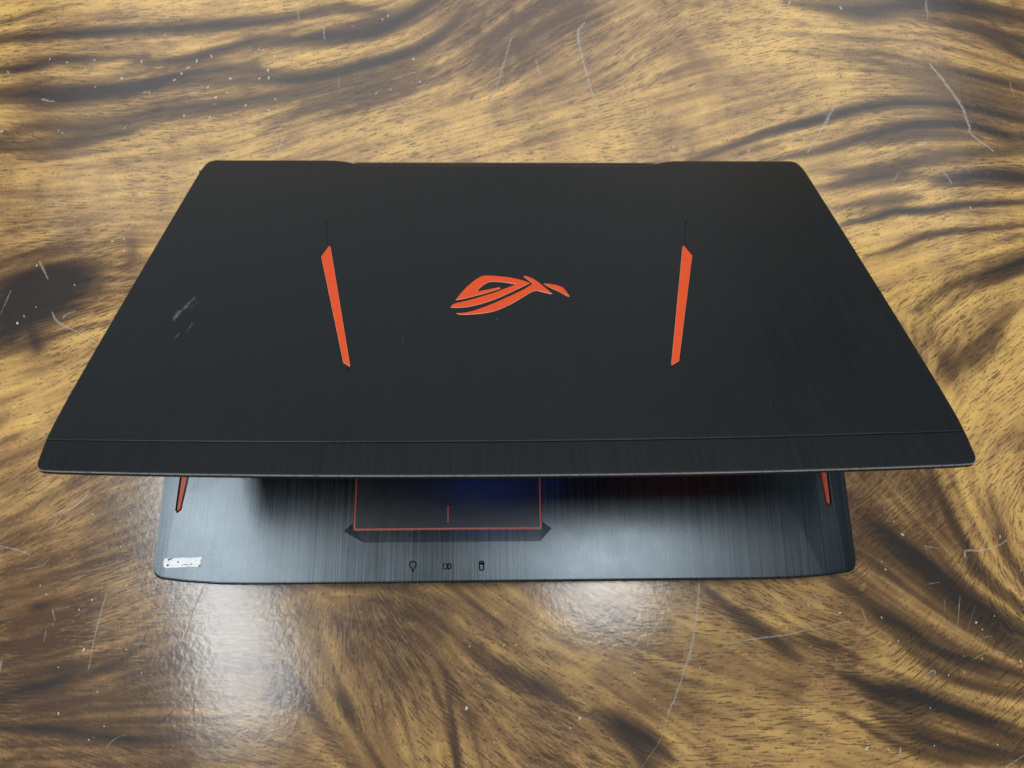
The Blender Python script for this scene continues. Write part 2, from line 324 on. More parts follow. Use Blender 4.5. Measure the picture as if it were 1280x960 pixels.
DIRS = [(-339.0,258.0,13.0),(-272.0,265.0,10.0),(-314.0,205.0,6.0),(-287.0,174.0,-24.0),(-319.0,167.0,-31.0),(-259.0,158.0,6.0),(-302.0,131.0,4.0),(-241.0,143.0,4.0),(-205.0,155.0,6.0),(-179.0,162.0,14.0),(-301.0,119.0,0.0),(-253.0,113.0,9.0),(-310.0,84.0,0.0),(-258.0,73.0,17.0),(-235.0,90.0,11.0),(-305.0,19.0,11.0),(-265.0,14.0,34.0),(-290.0,-12.0,22.0),(-276.0,-42.0,27.0),(-261.0,-12.0,33.0),(-271.0,-71.0,35.0),(-241.0,-90.0,34.0),(-276.0,-99.0,32.0),(-223.0,-118.0,20.0),(-275.0,-135.0,26.0),(-233.0,-144.0,14.0),(-257.0,-161.0,4.0),(-203.0,-170.0,2.0),(-253.0,-190.0,-1.0),(-192.0,-195.0,-5.0),(-249.0,-214.0,-35.0),(-210.0,-221.0,-27.0),(-167.0,-219.0,-14.0),(-156.0,-203.0,-10.0),(-126.0,-204.0,-19.0),(-106.0,-163.0,72.0),(-91.0,-196.0,82.0),(-112.0,-220.0,-1.0),(-61.0,-163.0,-58.0),(-35.0,-146.0,-34.0),(-16.0,-164.0,-34.0),(2.0,-146.0,-49.0),(-16.0,-197.0,-34.0),(6.0,-218.0,-29.0),(28.0,-206.0,-29.0),(38.0,-177.0,-15.0),(63.0,-198.0,-34.0),(99.0,-199.0,13.0),(119.0,-178.0,27.0),(149.0,-148.0,-36.0),(168.0,-144.0,-36.0),(144.0,-195.0,-5.0),(116.0,-207.0,4.0),(133.0,-223.0,-1.0),(179.0,-208.0,-20.0),(179.0,-170.0,-25.0),(201.0,-175.0,-25.0),(190.0,-194.0,48.0),(172.0,-189.0,48.0),(248.0,-167.0,52.0),(252.0,-201.0,42.0),(273.0,-211.0,50.0),(235.0,-162.0,57.0),(232.0,-122.0,53.0),(215.0,-140.0,44.0),(249.0,-75.0,36.0),(265.0,-65.0,45.0),(293.0,-75.0,44.0),(289.0,-113.0,-90.0),(296.0,-123.0,-56.0),(267.0,-113.0,18.0),(245.0,-104.0,14.0),(306.0,-36.0,36.0),(279.0,-46.0,45.0),(276.0,28.0,46.0),(300.0,17.0,45.0),(261.0,67.0,20.0),(328.0,84.0,5.0),(304.0,102.0,9.0),(248.0,90.0,25.0),(252.0,114.0,16.0),(29.0,233.0,34.0),(51.0,220.0,39.0),(85.0,227.0,43.0),(109.0,241.0,53.0),(39.0,187.0,12.0),(71.0,162.0,4.0),(120.0,162.0,9.0),(143.0,234.0,0.0),(183.0,241.0,12.0),(242.0,248.0,6.0),(300.0,245.0,-12.0),(351.0,235.0,-31.0),(151.0,194.0,6.0),(208.0,208.0,17.0),(266.0,215.0,-6.0),(322.0,202.0,-18.0),(362.0,263.0,-18.0),(-159.0,259.0,13.0),(-101.0,233.0,18.0),(-62.0,220.0,29.0),(-39.0,194.0,29.0),(-93.0,174.0,23.0),(-114.0,156.0,29.0),(-38.0,156.0,14.0),(-6.0,156.0,6.0),(-17.0,233.0,45.0),(6.0,233.0,45.0)]
TONES = [(-299.0,255.0,0.8),(-244.0,262.0,0.85),(-296.0,232.0,0.7),(-314.0,205.0,0.7),(-249.0,212.0,0.75),(-262.0,183.0,0.65),(-282.0,137.0,0.8),(-231.0,149.0,0.85),(-82.0,162.0,0.75),(-17.0,156.0,0.85),(-101.0,229.0,0.7),(-73.0,236.0,0.8),(-156.0,218.0,0.85),(-117.0,219.0,0.9),(39.0,200.0,0.6),(12.0,254.0,0.3),(-17.0,247.0,0.4),(65.0,156.0,0.85),(125.0,234.0,0.65),(201.0,248.0,0.9),(273.0,259.0,0.95),(328.0,239.0,0.8),(149.0,175.0,0.6),(204.0,169.0,0.8),(261.0,179.0,0.85),(269.0,120.0,0.85),(247.0,78.0,0.9),(271.0,61.0,1),(300.0,78.0,0.85),(256.0,33.0,0.85),(279.0,17.0,0.65),(318.0,-10.0,1),(294.0,-46.0,0.85),(302.0,-56.0,0.85),(274.0,-75.0,0.8),(299.0,-95.0,0.75),(269.0,-104.0,0.6),(225.0,-75.0,0.45),(236.0,-94.0,0.45),(288.0,-132.0,0.8),(258.0,-162.0,0.75),(274.0,-201.0,0.85),(242.0,-179.0,0.8),(225.0,-135.0,0.5),(193.0,-166.0,0.6),(163.0,-191.0,0.75),(139.0,-207.0,0.7),(136.0,-231.0,0.75),(109.0,-190.0,0.7),(120.0,-161.0,0.65),(97.0,-165.0,0.5),(65.0,-173.0,0.6),(29.0,-155.0,0.7),(6.0,-172.0,0.45),(2.0,-138.0,0.65),(-35.0,-137.0,0.55),(-16.0,-205.0,0.65),(6.0,-214.0,0.6),(-52.0,-188.0,0.6),(-71.0,-154.0,0.4),(-107.0,-145.0,0.5),(-105.0,-184.0,0.5),(-133.0,-216.0,0.5),(-189.0,-215.0,0.45),(-248.0,-220.0,0.55),(-254.0,-186.0,0.3),(-240.0,-161.0,0.35),(-196.0,-153.0,0.35),(-222.0,-126.0,0.4),(-266.0,-135.0,0.45),(-272.0,-94.0,0.5),(-253.0,-71.0,0.6),(-274.0,-52.0,0.6),(-227.0,-90.0,0.45),(-284.0,-22.0,0.85),(-288.0,3.0,0.75),(-240.0,13.0,0.7),(-253.0,-2.0,0.8),(-310.0,84.0,0.6),(-265.0,90.0,0.6),(-228.0,119.0,0.8),(-247.0,68.0,0.6)]
SCRATCHES = [([(58.3,255.3),(53.4,247.1),(53.7,236.9),(56.5,220.2),(60.2,200.5),(64.1,185.0)],2.3,0.8),([(22.7,223.3),(25.3,212.1),(29.1,208.2),(34.2,207.5)],1.41,0.6),([(6.0,243.4),(-2.7,210.0),(-10.1,180.9),(-13.4,157.0)],1.42,0.6),([(-7.2,200.2),(-11.2,174.6),(-14.5,152.7)],1.11,0.5),([(231.6,188.8),(217.5,165.8),(206.7,149.5)],1.97,0.8),([(220.4,180.4),(230.3,178.5)],1.12,0.5),([(230.9,209.8),(232.2,202.5),(237.9,193.4),(248.0,185.0)],1.14,0.5),([(303.0,221.5),(311.0,206.8),(319.3,188.5),(321.5,178.8),(322.7,169.2),(322.9,164.2),(336.2,151.0)],2.02,0.9),([(314.5,238.5),(307.4,220.1)],1.16,0.5),([(309.0,276.7),(308.0,259.1)],1.78,0.6),([(148.0,196.9),(159.6,200.9),(176.7,202.3)],1.12,0.5),([(221.0,148.9),(237.2,137.8)],1.1,0.5),([(268.6,134.8),(260.0,124.4)],1.38,0.4),([(293.7,136.6),(298.8,134.2),(302.9,125.6)],1.66,0.7),([(307.6,134.2),(312.9,139.1),(317.0,134.2)],1.38,0.4),([(357.9,206.4),(358.7,195.2)],1.15,0.5),([(280.8,74.2),(289.3,77.1),(295.2,80.5),(300.2,87.5)],1.33,0.7),([(291.8,76.5),(309.9,73.0)],0.8,0.4),([(329.4,99.9),(333.3,94.5)],1.09,0.5),([(262.1,39.8),(262.3,34.3),(264.6,28.8)],1.04,0.4),([(327.0,84.0),(330.5,85.7),(339.9,84.0)],1.08,0.5),([(-298.5,69.8),(-291.0,57.1)],1.52,0.7),([(-285.1,34.8),(-280.6,28.4),(-268.3,22.0),(-253.4,13.5)],1.24,0.7),([(-312.8,49.5),(-316.9,32.8)],0.75,0.5),([(-307.8,106.2),(-291.3,120.3)],1.03,0.3),([(-277.2,32.1),(-270.3,35.9)],1.49,0.4),([(-246.1,-77.9),(-249.1,-82.5),(-254.0,-87.1),(-260.3,-91.3),(-265.8,-100.9)],1.02,0.8),([(-292.7,-109.2),(-283.3,-111.1),(-274.6,-114.4)],0.91,0.7),([(-275.6,-122.4),(-266.1,-119.8),(-263.6,-115.4)],0.68,0.5),([(-228.2,-135.2),(-230.0,-144.8),(-232.2,-161.9),(-232.8,-176.2)],0.9,0.7),([(-257.3,-144.5),(-256.5,-147.1),(-255.1,-150.6)],0.89,0.7),([(-259.2,-155.7),(-259.6,-161.6)],0.66,0.5),([(-281.3,-171.0),(-281.0,-178.1)],0.88,0.7),([(-285.7,-96.6),(-293.3,-105.6)],0.69,0.3),([(110.6,-131.6),(109.4,-141.0),(107.0,-154.2),(103.1,-169.2),(98.1,-181.9),(92.8,-193.6),(87.6,-203.8)],1.49,0.85),([(87.6,-203.8),(82.4,-216.7),(71.9,-229.7)],0.71,0.4),([(90.9,-134.1),(87.3,-139.4)],0.93,0.5),([(15.3,-166.1),(34.3,-166.7)],0.9,0.5),([(79.1,-161.2),(79.3,-164.7)],1.14,0.5),([(121.9,-167.7),(138.2,-164.9),(159.1,-162.6),(168.5,-160.5),(177.9,-159.3),(195.5,-155.6)],0.91,0.7),([(176.1,-139.9),(182.4,-148.8)],1.03,0.6),([(203.3,-149.1),(205.5,-157.0)],0.93,0.6),([(160.9,-146.0),(163.5,-151.7)],0.84,0.4),([(261.9,-142.6),(256.5,-163.2)],0.7,0.5),([(252.2,-144.7),(252.0,-151.4)],0.7,0.4),([(271.1,-233.4),(283.0,-227.2)],0.89,0.6),([(185.2,-174.5),(185.0,-179.6)],0.69,0.5),([(196.4,-169.5),(203.0,-161.8)],0.69,0.4),([(236.4,-184.5),(239.8,-182.8),(240.5,-184.5),(238.9,-185.8)],0.82,0.8),([(215.1,-222.2),(213.6,-226.2)],1.11,0.9),([(268.9,-121.4),(269.1,-117.7),(272.1,-116.8),(278.8,-116.9),(289.4,-114.2),(295.7,-111.0)],1.24,0.8),([(245.4,-113.8),(254.1,-115.7)],0.72,0.5),([(245.7,-114.7),(246.9,-119.3)],0.72,0.4),([(244.2,-135.7),(251.4,-134.8)],0.71,0.4),([(-315.7,189.9),(-311.2,188.7),(-306.8,188.0)],1.62,0.9),([(-248.3,195.3),(-243.4,195.9),(-243.0,192.1)],1.36,0.9),([(-128.0,251.4),(-126.2,239.2)],1.41,0.8),([(-239.1,243.9),(-237.5,239.9)],1.39,0.7),([(-148.6,273.2),(-145.1,254.0)],1.43,0.7),([(-159.7,269.0),(-157.9,259.3)],1.14,0.5),([(-130.0,228.5),(-129.1,231.1),(-124.7,233.8)],1.4,0.5),([(-114.4,207.5),(-114.6,199.7)],1.11,0.5),([(-153.0,145.6),(-150.6,156.7),(-147.8,164.1)],1.6,0.7),([(-126.2,162.9),(-128.1,167.9)],1.62,0.5),([(-72.9,171.2),(-70.9,160.6),(-67.6,156.9)],1.36,0.6),([(-50.0,203.2),(-65.2,190.3)],1.66,0.3),([(13.6,181.0),(15.2,174.6),(13.4,163.3)],1.65,0.4)]
DARK_SCRATCHES = [([(-173.1,-131.4),(-177.4,-142.3),(-180.0,-151.8),(-181.3,-165.1)],0.73,0.8),([(-201.8,-152.9),(-205.7,-164.8)],0.71,0.6),([(-194.6,-206.9),(-184.7,-199.0),(-171.0,-183.6)],0.6,0.6),([(-173.3,-191.8),(-172.5,-207.2)],0.61,0.7),([(128.8,202.1),(134.6,204.7)],2.25,0.6),([(114.3,275.2),(118.8,272.4)],2.33,0.6),([(35.0,-143.3),(35.8,-146.8)],0.92,0.6),([(-197.4,-144.3),(-202.3,-140.8)],0.72,0.4)]
SPECKS = [(-284.4,221.7,1.92),(-315.2,222.2,1.64),(-302.8,219.6,1.64),(-289.5,214.5,1.75),(-263.8,206.8,2.18),(-280.9,199.6,1.63),(-294.9,206.6,1.09),(-341.9,211.6,1.9),(-227.6,205.7,2.74),(-223.3,210.9,2.2),(-219.3,215.5,2.75),(-213.9,221.4,2.49),(-251.9,220.5,2.2),(-204.3,225.4,2.22),(-189.4,207.1,2.47),(-204.1,200.0,2.19),(-190.5,195.5,2.18),(-197.8,191.7,2.72),(-198.4,186.6,1.63),(-177.1,185.4,1.9),(-218.1,177.6,2.16),(-200.6,175.8,2.16),(-256.7,167.5,1.6),(-300.7,165.5,1.33),(-297.8,163.7,1.33),(-338.3,164.8,2.12),(-278.6,126.2,2.09),(-280.8,141.2,1.05),(-230.3,256.1,1.68),(-164.0,213.8,2.76),(-163.0,207.3,2.75),(-169.6,207.2,2.2),(-149.8,224.4,2.22),(-160.4,225.0,2.22),(-172.0,230.9,1.67),(-168.7,230.9,1.67),(-82.4,259.9,2.28),(-86.3,257.1,1.71),(-63.3,223.5,2.52),(-58.4,205.2,1.66),(-71.7,187.0,1.65),(-88.5,195.3,2.2),(-157.3,190.5,1.64),(-161.0,181.6,1.9),(-78.7,198.6,1.66),(-38.5,169.4,1.64),(168.8,238.9,2.59),(161.9,265.1,2.33),(200.9,269.5,2.64),(208.4,273.8,2.64),(245.4,269.2,2.94),(203.2,248.0,1.74),(81.2,264.5,1.74),(98.6,186.4,2.23),(115.3,153.6,2.19),(166.7,151.2,2.2),(205.9,161.3,1.66),(312.3,107.6,1.91),(-240.5,118.0,3.13),(-262.1,116.2,2.08),(-254.2,83.3,1.79),(-246.7,85.0,1.54),(-245.7,76.5,2.04),(-299.5,66.5,1.77),(-305.2,27.4,2.22),(-302.0,32.2,1.48),(-295.5,38.1,1.24),(-273.8,53.2,1.51),(-277.2,31.6,1.49),(-298.2,-26.6,1.91),(-242.3,-91.4,1.39),(-223.8,-109.9,1.6),(-223.5,-97.6,0.92),(-210.6,-142.8,1.35),(-242.6,-144.7,1.34),(-236.1,-139.5,1.57),(-236.9,-166.1,2.21),(-218.9,-154.8,1.11),(-249.6,-175.2,1.1),(-246.0,-199.0,1.51),(-227.8,-212.4,1.29),(-256.1,-152.3,0.89),(-203.6,-178.6,1.1),(-180.9,-152.3,1.57),(-178.7,-160.0,1.34),(-174.0,-192.6,0.87),(-262.2,-136.2,1.12),(-217.8,-131.8,1.36),(-213.5,-166.4,1.33),(-226.4,-188.2,1.09),(-220.5,-205.7,1.29),(-99.7,-143.2,1.36),(-23.8,-199.1,2.65),(-22.2,-166.9,1.35),(-2.8,-166.3,1.8),(4.0,-166.4,1.35),(-17.2,-187.6,0.89),(-11.5,-219.4,0.87),(38.8,-205.2,2.21),(33.3,-210.0,1.32),(91.8,-147.9,1.61),(107.3,-179.9,1.36),(70.2,-182.0,1.35),(56.6,-173.8,0.9),(66.7,-162.8,0.91),(97.3,-181.1,1.13),(80.6,-195.9,1.12),(-16.3,-200.0,0.88),(190.5,-151.1,1.86),(172.5,-146.5,1.63),(214.3,-154.0,1.39),(222.1,-166.8,1.38),(171.2,-169.2,1.14),(268.7,-157.3,1.63),(271.7,-161.2,1.16),(290.6,-178.7,1.84),(234.8,-202.4,1.13),(233.9,-221.6,0.89),(248.1,-185.5,1.14),(257.1,-183.9,1.14),(269.2,-221.7,1.34),(208.3,-223.3,1.11),(251.4,-195.6,0.91),(196.4,-222.3,2.22),(233.5,-107.2,2.15),(304.6,-77.4,1.96),(229.3,-99.7,1.2),(220.5,-127.3,1.65),(291.8,-109.1,1.44),(300.5,-128.5,1.19),(251.8,-103.6,0.96),(218.8,-122.7,0.95),(258.5,-175.4,0.92),(268.9,-176.8,1.15),(280.1,-153.9,0.93),(109.8,-147.6,0.92),(-73.6,-196.4,1.1),(-76.3,-183.9,0.89),(-83.6,-147.7,0.91),(-87.9,-171.2,0.89),(-61.4,-206.7,1.09)]

def build_table():
    step = 1.6; X0, X1, Y0, Y1 = -700, 700, -450, 650
    xs = np.arange(X0, X1 + .1, step); ys = np.arange(Y0, Y1 + .1, step)
    nx, ny = len(xs), len(ys); GX, GY = np.meshgrid(xs, ys)
    # grain direction as a double-angle field
    c2 = np.full(GX.shape, 2e-4); s2 = np.zeros(GX.shape); fc = c2.copy(); fs = s2.copy()
    def add(c2, s2, px, py, ang, w, sg):
        i0, i1 = np.searchsorted(xs, (px - 4 * sg, px + 4 * sg)); j0, j1 = np.searchsorted(ys, (py - 4 * sg, py + 4 * sg))
        g = w * np.exp(-((GX[j0:j1, i0:i1] - px) ** 2 + (GY[j0:j1, i0:i1] - py) ** 2) / (2 * sg * sg))
        c2[j0:j1, i0:i1] += g * math.cos(2 * ang); s2[j0:j1, i0:i1] += g * math.sin(2 * ang)
    for x, y, a in DIRS:
        add(c2, s2, x, y, math.radians(a), 1.0, 26); add(c2, s2, x, y, math.radians(a), .02, 90)
        add(fc, fs, x, y, math.radians(a), .10, 26); add(fc, fs, x, y, math.radians(a), .01, 90)
    dark = np.zeros(GX.shape)
    for P, w, d in BANDS:
        S = np.array(spline(P, n=8))
        for k in range(0, len(S) - 1, 3):
            t = S[min(k + 2, len(S) - 1)] - S[k]
            add(c2, s2, S[k][0], S[k][1], math.atan2(t[1], t[0]), .22 * d, 9); add(fc, fs, S[k][0], S[k][1], math.atan2(t[1], t[0]), .4 * d, 18)
        x0, y0 = S.min(0) - 5 * w; x1, y1 = S.max(0) + 5 * w
        i0, i1 = np.searchsorted(xs, (x0, x1)); j0, j1 = np.searchsorted(ys, (y0, y1))
        if i1 <= i0 or j1 <= j0: continue
        gx, gy = GX[j0:j1, i0:i1], GY[j0:j1, i0:i1]
        f = np.zeros(gx.shape); L_ = len(S) - 1
        for k, ((ax, ay), (bx, by)) in enumerate(zip(S[:-1], S[1:])):
            dx, dy = bx - ax, by - ay; L = dx * dx + dy * dy + 1e-9
            t = np.clip(((gx - ax) * dx + (gy - ay) * dy) / L, 0, 1)
            e = min(1, 3.0 * min(k + .5, L_ - k) / L_)
            ww = w * (.62 + .36 * e)
            r2 = (gx - ax - t * dx) ** 2 + (gy - ay - t * dy) ** 2
            f = np.maximum(f, d * (.45 + .55 * e) * (.66 * np.exp(-r2 / (2 * (ww * .66) ** 2)) + .34 * np.exp(-r2 / (2 * (ww * 1.7) ** 2))))
        sub = dark[j0:j1, i0:i1]; np.copyto(sub, 1 - (1 - sub) * (1 - f))
    nrm = np.hypot(c2, s2) + 1e-9; c2 /= nrm; s2 /= nrm
    # tone of the pale wood
    num = np.full(GX.shape, .62 * 1e-3); den = np.full(GX.shape, 1e-3)
    for x, y, v in TONES:
        r2 = (GX - x) ** 2 + (GY - y) ** 2
        g = np.exp(-r2 / (2 * 24 ** 2)) + .02 * np.exp(-r2 / (2 * 90 ** 2)); num += g * v; den += g
    tone = num / den
    # streaks: noise smeared along the grain
    rs = np.random.RandomState(4)
    nrm = np.hypot(fc, fs) + 1e-9; fc /= nrm; fs /= nrm
    th = .5 * np.arctan2(fs, fc); ux, uy = np.cos(th), np.sin(th)
    def samp(A, fx, fy):
        fx = np.clip(fx, 0, nx - 1.001); fy = np.clip(fy, 0, ny - 1.001)
        ix = fx.astype(int); iy = fy.astype(int); ax = fx - ix; ay = fy - iy
        return (A[iy, ix] * (1 - ax) + A[iy, ix + 1] * ax) * (1 - ay) + (A[iy + 1, ix] * (1 - ax) + A[iy + 1, ix + 1] * ax) * ay
    IX, IY = np.meshgrid(np.arange(nx, dtype=float), np.arange(ny, dtype=float))
    def lic(noise, steps):
        acc = noise.copy()
        for sg in (1, -1):
            fx, fy = IX.copy(), IY.copy(); pu, pv = ux * sg, uy * sg
            for k in range(steps):
                fx = fx + pu; fy = fy + pv
                jx = np.clip(np.rint(fx), 0, nx - 1).astype(int); jy = np.clip(np.rint(fy), 0, ny - 1).astype(int)
                qu, qv = ux[jy, jx], uy[jy, jx]; flip = np.where(qu * pu + qv * pv < 0, -1, 1)
                pu, pv = qu * flip, qv * flip
                acc += samp(noise, fx, fy)
        return (acc - acc.mean()) / acc.std()
    n1 = rs.rand(ny, nx)
    k = rs.rand(ny // 3 + 2, nx // 3 + 2)
    n2 = samp(np.kron(k, np.ones((3, 3)))[:ny, :nx], IX, IY)
    streak = np.clip(.5 + .17 * (lic(n1, 20) * .8 + lic(n2, 34) * .8), 0, 1)
    # slight swell of the hand-planed top
    Z = .0 * GX
    V = np.stack([GX.ravel(), GY.ravel(), Z.ravel()], 1) * MM
    idx = np.arange(nx * ny).reshape(ny, nx)
    Q = np.stack([idx[:-1, :-1].ravel(), idx[:-1, 1:].ravel(), idx[1:, 1:].ravel(), idx[1:, :-1].ravel()], 1)
    # border: rounded edge and thickness of the slab
    b = np.concatenate([idx[0, :], idx[1:, -1], idx[-1, -2::-1], idx[-2:0:-1, 0]])
    nb = len(b); rings = []; base = V[b]; cen = np.array([0, .1, 0])
    outv = []
    for e, z in ((4, -2), (6, -8), (6, -46), (2, -52)):
        p = base.copy(); p[:, 0] += np.sign(p[:, 0]) * (np.abs(np.abs(p[:, 0]) - xs[-1] * MM) < 1e-4) * e * MM
        p[:, 1] += (np.abs(p[:, 1] - ys[-1] * MM) < 1e-4) * e * MM - (np.abs(p[:, 1] + .45) < 1e-4) * e * MM
        p[:, 2] = z * MM; outv.append(p)
    VV = np.concatenate([V] + outv); off = len(V); prev = b; sk = []
    for r in range(4):
        cur = off + r * nb + np.arange(nb)
        sk.append(np.stack([prev, cur, np.roll(cur, -1), np.roll(prev, -1)], 1)); prev = cur
    Q = np.concatenate([Q] + [s for s in sk])
    me = bpy.data.meshes.new('wooden_table')
    me.vertices.add(len(VV)); me.vertices.foreach_set('co', VV.ravel().astype(np.float32))
    nq = len(Q); me.loops.add(nq * 4); me.loops.foreach_set('vertex_index', Q.ravel().astype(np.int32))
    me.polygons.add(nq); me.polygons.foreach_set('loop_start', np.arange(0, nq * 4, 4, dtype=np.int32))
    me.update(calc_edges=True)
    me.materials.append(M['wood'])
    ob = bpy.data.objects.new('wooden_table', me); COL.objects.link(ob)
    ext = len(VV) - len(V)
    for nm, A in (('dark', dark), ('tone', tone), ('streak', streak), ('c2', c2), ('s2', s2), ('flow_c', fc), ('flow_s', fs)):
        A = A.ravel(); set_attr(ob, nm, np.concatenate([A, np.tile(A[b], 4)]))
    ob['label'] = 'glossy brown wooden table top with dark swirling grain and pale scratches'
    ob['category'] = 'table'
    under = mesh_obj('underside', [(-702, -452, -52), (702, -452, -52), (702, 652, -52), (-702, 652, -52)], [[3, 2, 1, 0]], M['wood_edge'], ob)
    return ob

def ribbons(name, items, mat, parent, z, seed):
    rng = random.Random(seed); V, F, A = [], [], []
    for P, w, a in items:
        S = spline(P, n=6); n = len(S); o = len(V)
        for i, p in enumerate(S):
            q0 = Vector(S[max(0, i - 1)]); q1 = Vector(S[min(n - 1, i + 1)]); t = (q1 - q0).normalized(); nn = Vector((-t.y, t.x))
            f = i / (n - 1); ww = w * .8 * (.55 + .45 * math.sin(math.pi * min(1, f * 1.25 + .1))) * rng.uniform(.7, 1.2)
            j = rng.uniform(-.12, .12) * w
            for k, s in enumerate((-1, 0, 1)):
                V.append((p[0] + nn.x * (s * ww + j), p[1] + nn.y * (s * ww + j), z)); A.append(a if k == 1 else 0)
        for i in range(n - 1):
            for k in (0, 1): F.append([o + 3 * i + k, o + 3 * i + k + 1, o + 3 * i + k + 4, o + 3 * i + k + 3][::-1])
    ob = mesh_obj(name, V, F, mat, parent); set_attr(ob, 'a', A); ob['kind'] = 'stuff'
    return ob

table = build_table()
rng = random.Random(7)
extra = []
for i in range(70):
    x, y = rng.uniform(-420, 420), rng.uniform(-260, 330)
    a = rng.gauss(1.45, .7); L = rng.choice((2, 3, 4, 6, 9, 16, 30)) * rng.uniform(.6, 1.2); b = rng.uniform(-.25, .25)
    P = [(x + math.cos(a + b * k) * L * k / 3, y + math.sin(a + b * k) * L * k / 3) for k in range(4)]
    extra.append((P, rng.uniform(.3, .75), rng.uniform(.12, .5)))
ribbons('scratches', SCRATCHES + extra, M['scratch'], table, .06, 1)
ribbons('dark_scratches', DARK_SCRATCHES, M['dscratch'], table, .05, 2)
V, F = [], []
sp = list(SPECKS) + [(rng.uniform(-420, 420), rng.uniform(-260, 330), rng.choice((.35, .45, .6, .8)) * rng.uniform(.7, 1.3)) for _ in range(260)]
for x, y, w in sp:
    n = rng.randint(5, 7); o = len(V); a0 = rng.uniform(0, 6.28); el = rng.uniform(1, 2.4); ra = rng.gauss(1.4, .6)
    for i in range(n):
        a = a0 + i * 6.283 / n; r = w * .42 * rng.uniform(.6, 1.15); px, py = r * math.cos(a) * el * .8, r * math.sin(a) / el * 1.1
        V.append((x + px * math.cos(ra) - py * math.sin(ra), y + px * math.sin(ra) + py * math.cos(ra), .03))
    V.append((x, y, .03 + w * .16))
    for i in range(n): F.append([o + i, o + (i + 1) % n, o + n])
sk = mesh_obj('dust_specks', V, F, M['speck'], table); sk['kind'] = 'stuff'

# ------------------------------------------------------------------ laptop
laptop = bpy.data.objects.new('laptop', None); COL.objects.link(laptop)
laptop.empty_display_size = .05
laptop['label'] = 'half-closed black gaming laptop with orange accents and orange eye emblem on its lid'
laptop['category'] = 'laptop'

# --- base: deck
E_ = 195.3
def facet(y): return 186.2 + min(max((-73 - y) / 48, -2.5), 1.2) * 2.8
def crease(y): return 154 + (-73 - min(y, -20)) * .38
def yfront(x):
    x = abs(x); y = -132.4 + 3.4 * max(0, (x - 145) / 45) ** 2
    if x > E_ - 6:
        y0 = -132.4 + 3.4 * ((E_ - 6 - 145) / 45) ** 2 + 6
        y = y0 - math.sqrt(max(0, 36 - (x - E_ + 6) ** 2))
    return y
def deck_z(x, y):
    fold = .6 if x > 0 else .12        # the fold line only shows on the right
    x = abs(x); C, Fc = crease(y), facet(y)
    if x <= C: z = 19.0
    elif x <= Fc: z = 19 - fold * (x - C) / (Fc - C)
    else: z = 19 - fold - 1.2 * fold * (x - Fc) / (E_ - Fc)
    return z
ts = [0, .35, .8, 1.4, 2.6, 6, 12, 20, 30, 42, 54, 66, 80, 100, 112.4, 130, 160, 200, 256.4]
fr = [('e', 1), ('e', .97), ('e', .9), ('e', .78), ('e', .6), ('e', .3), ('e', 0), ('f', .75), ('f', .5), ('f', .25), ('f', 0)] + [('m', k / 10) for k in (9, 8, 7, 6, 5, 4, 3, 2, 1)]
cols = [(-1, k, v) for k, v in fr] + [(1, 'm', 0)] + [(1, k, v) for k, v in fr[::-1]]
def colx(c, y):
    s, k, v = c; Fc, C = facet(y), crease(y)
    return s * (Fc + (E_ - Fc) * v if k == 'e' else C + (Fc - C) * v if k == 'f' else C * v)
V, F = [], []
nr, nc = len(ts), len(cols)
for t in ts:
    for c in cols:
        xf = colx(c, -131); y = yfront(xf) + t * (124 - yfront(xf)) / 256.4; x = colx(c, y)
        if abs(x) > E_ - 6 and t == 0: x = xf
        drop = .4 * (1 - t / 1.4) ** 2 if t < 1.4 else 0
        V.append((x, y, deck_z(x, y) - drop))
for r in range(nr - 1):
    for k in range(nc - 1): F.append([r * nc + k, r * nc + k + 1, (r + 1) * nc + k + 1, (r + 1) * nc + k])
bd = [k for k in range(nc)] + [r * nc + nc - 1 for r in range(1, nr)] + [(nr - 1) * nc + k for k in range(nc - 2, -1, -1)] + [r * nc for r in range(nr - 2, 0, -1)]
o = len(V); n = len(bd)
for dz, sc in ((-1.2, 1.0), (-7, .994)):
    for b_ in bd:
        x, y, z = V[b_]; V.append((x * sc, (y + 4) * sc - 4, (z + dz) if dz > -5 else 9))
for r in range(2):
    pr = bd if r == 0 else list(range(o, o + n)); cu = list(range(o + r * n, o + r * n + n))
    for i in range(n): F.append([pr[i], cu[i], cu[(i + 1) % n], pr[(i + 1) % n]])
F.append(list(range(o + n, o + 2 * n))[::-1])
deck = mesh_obj('palm_rest_deck', V, F, M['deck'], laptop)
PADL, PADR, PADF, PADB = -87.2, 19.0, -103.9, -33
def accpoly(s):
    return [(s * 184.9 if s < 0 else 184.9, -62), (s * 181.2, -62), (s * 184.1, -91.4), (s * 185.9, -91.8)]
acc = {-1: [(-185.3, -62), (-180.6, -62), (-184.2, -91.0), (-185.6, -92.2), (-186.3, -91.0)], 1: [(184.9, -62), (180.4, -62), (182.6, -89.6), (183.7, -91.4), (184.7, -89.8)]}
wedge_v = [(-81, -110.4, 19.2), (18, -110.4, 19.2), (24.2, -103.3, 19.2), (19.2, -99.5, 19.2), (-87.4, -99.5, 19.2), (-92.2, -103.8, 19.2),
           (-81, -110.4, 18.98), (18, -110.4, 18.98), (24.2, -103.3, 18.7), (19.2, -99.5, 18.25), (-87.4, -99.5, 18.25), (-92.2, -103.8, 18.7)]
wedge_f = [[0, 1, 2, 3, 4, 5]] + [[i, i + 6, (i + 1) % 6 + 6, (i + 1) % 6] for i in range(6)] + [[6, 11, 10], [6, 10, 9], [6, 9, 7], [7, 9, 8]]
def box(x0, x1, y0, y1, z0, z1): return prism([(x0, y0), (x1, y0), (x1, y1), (x0, y1)], z0, z1)
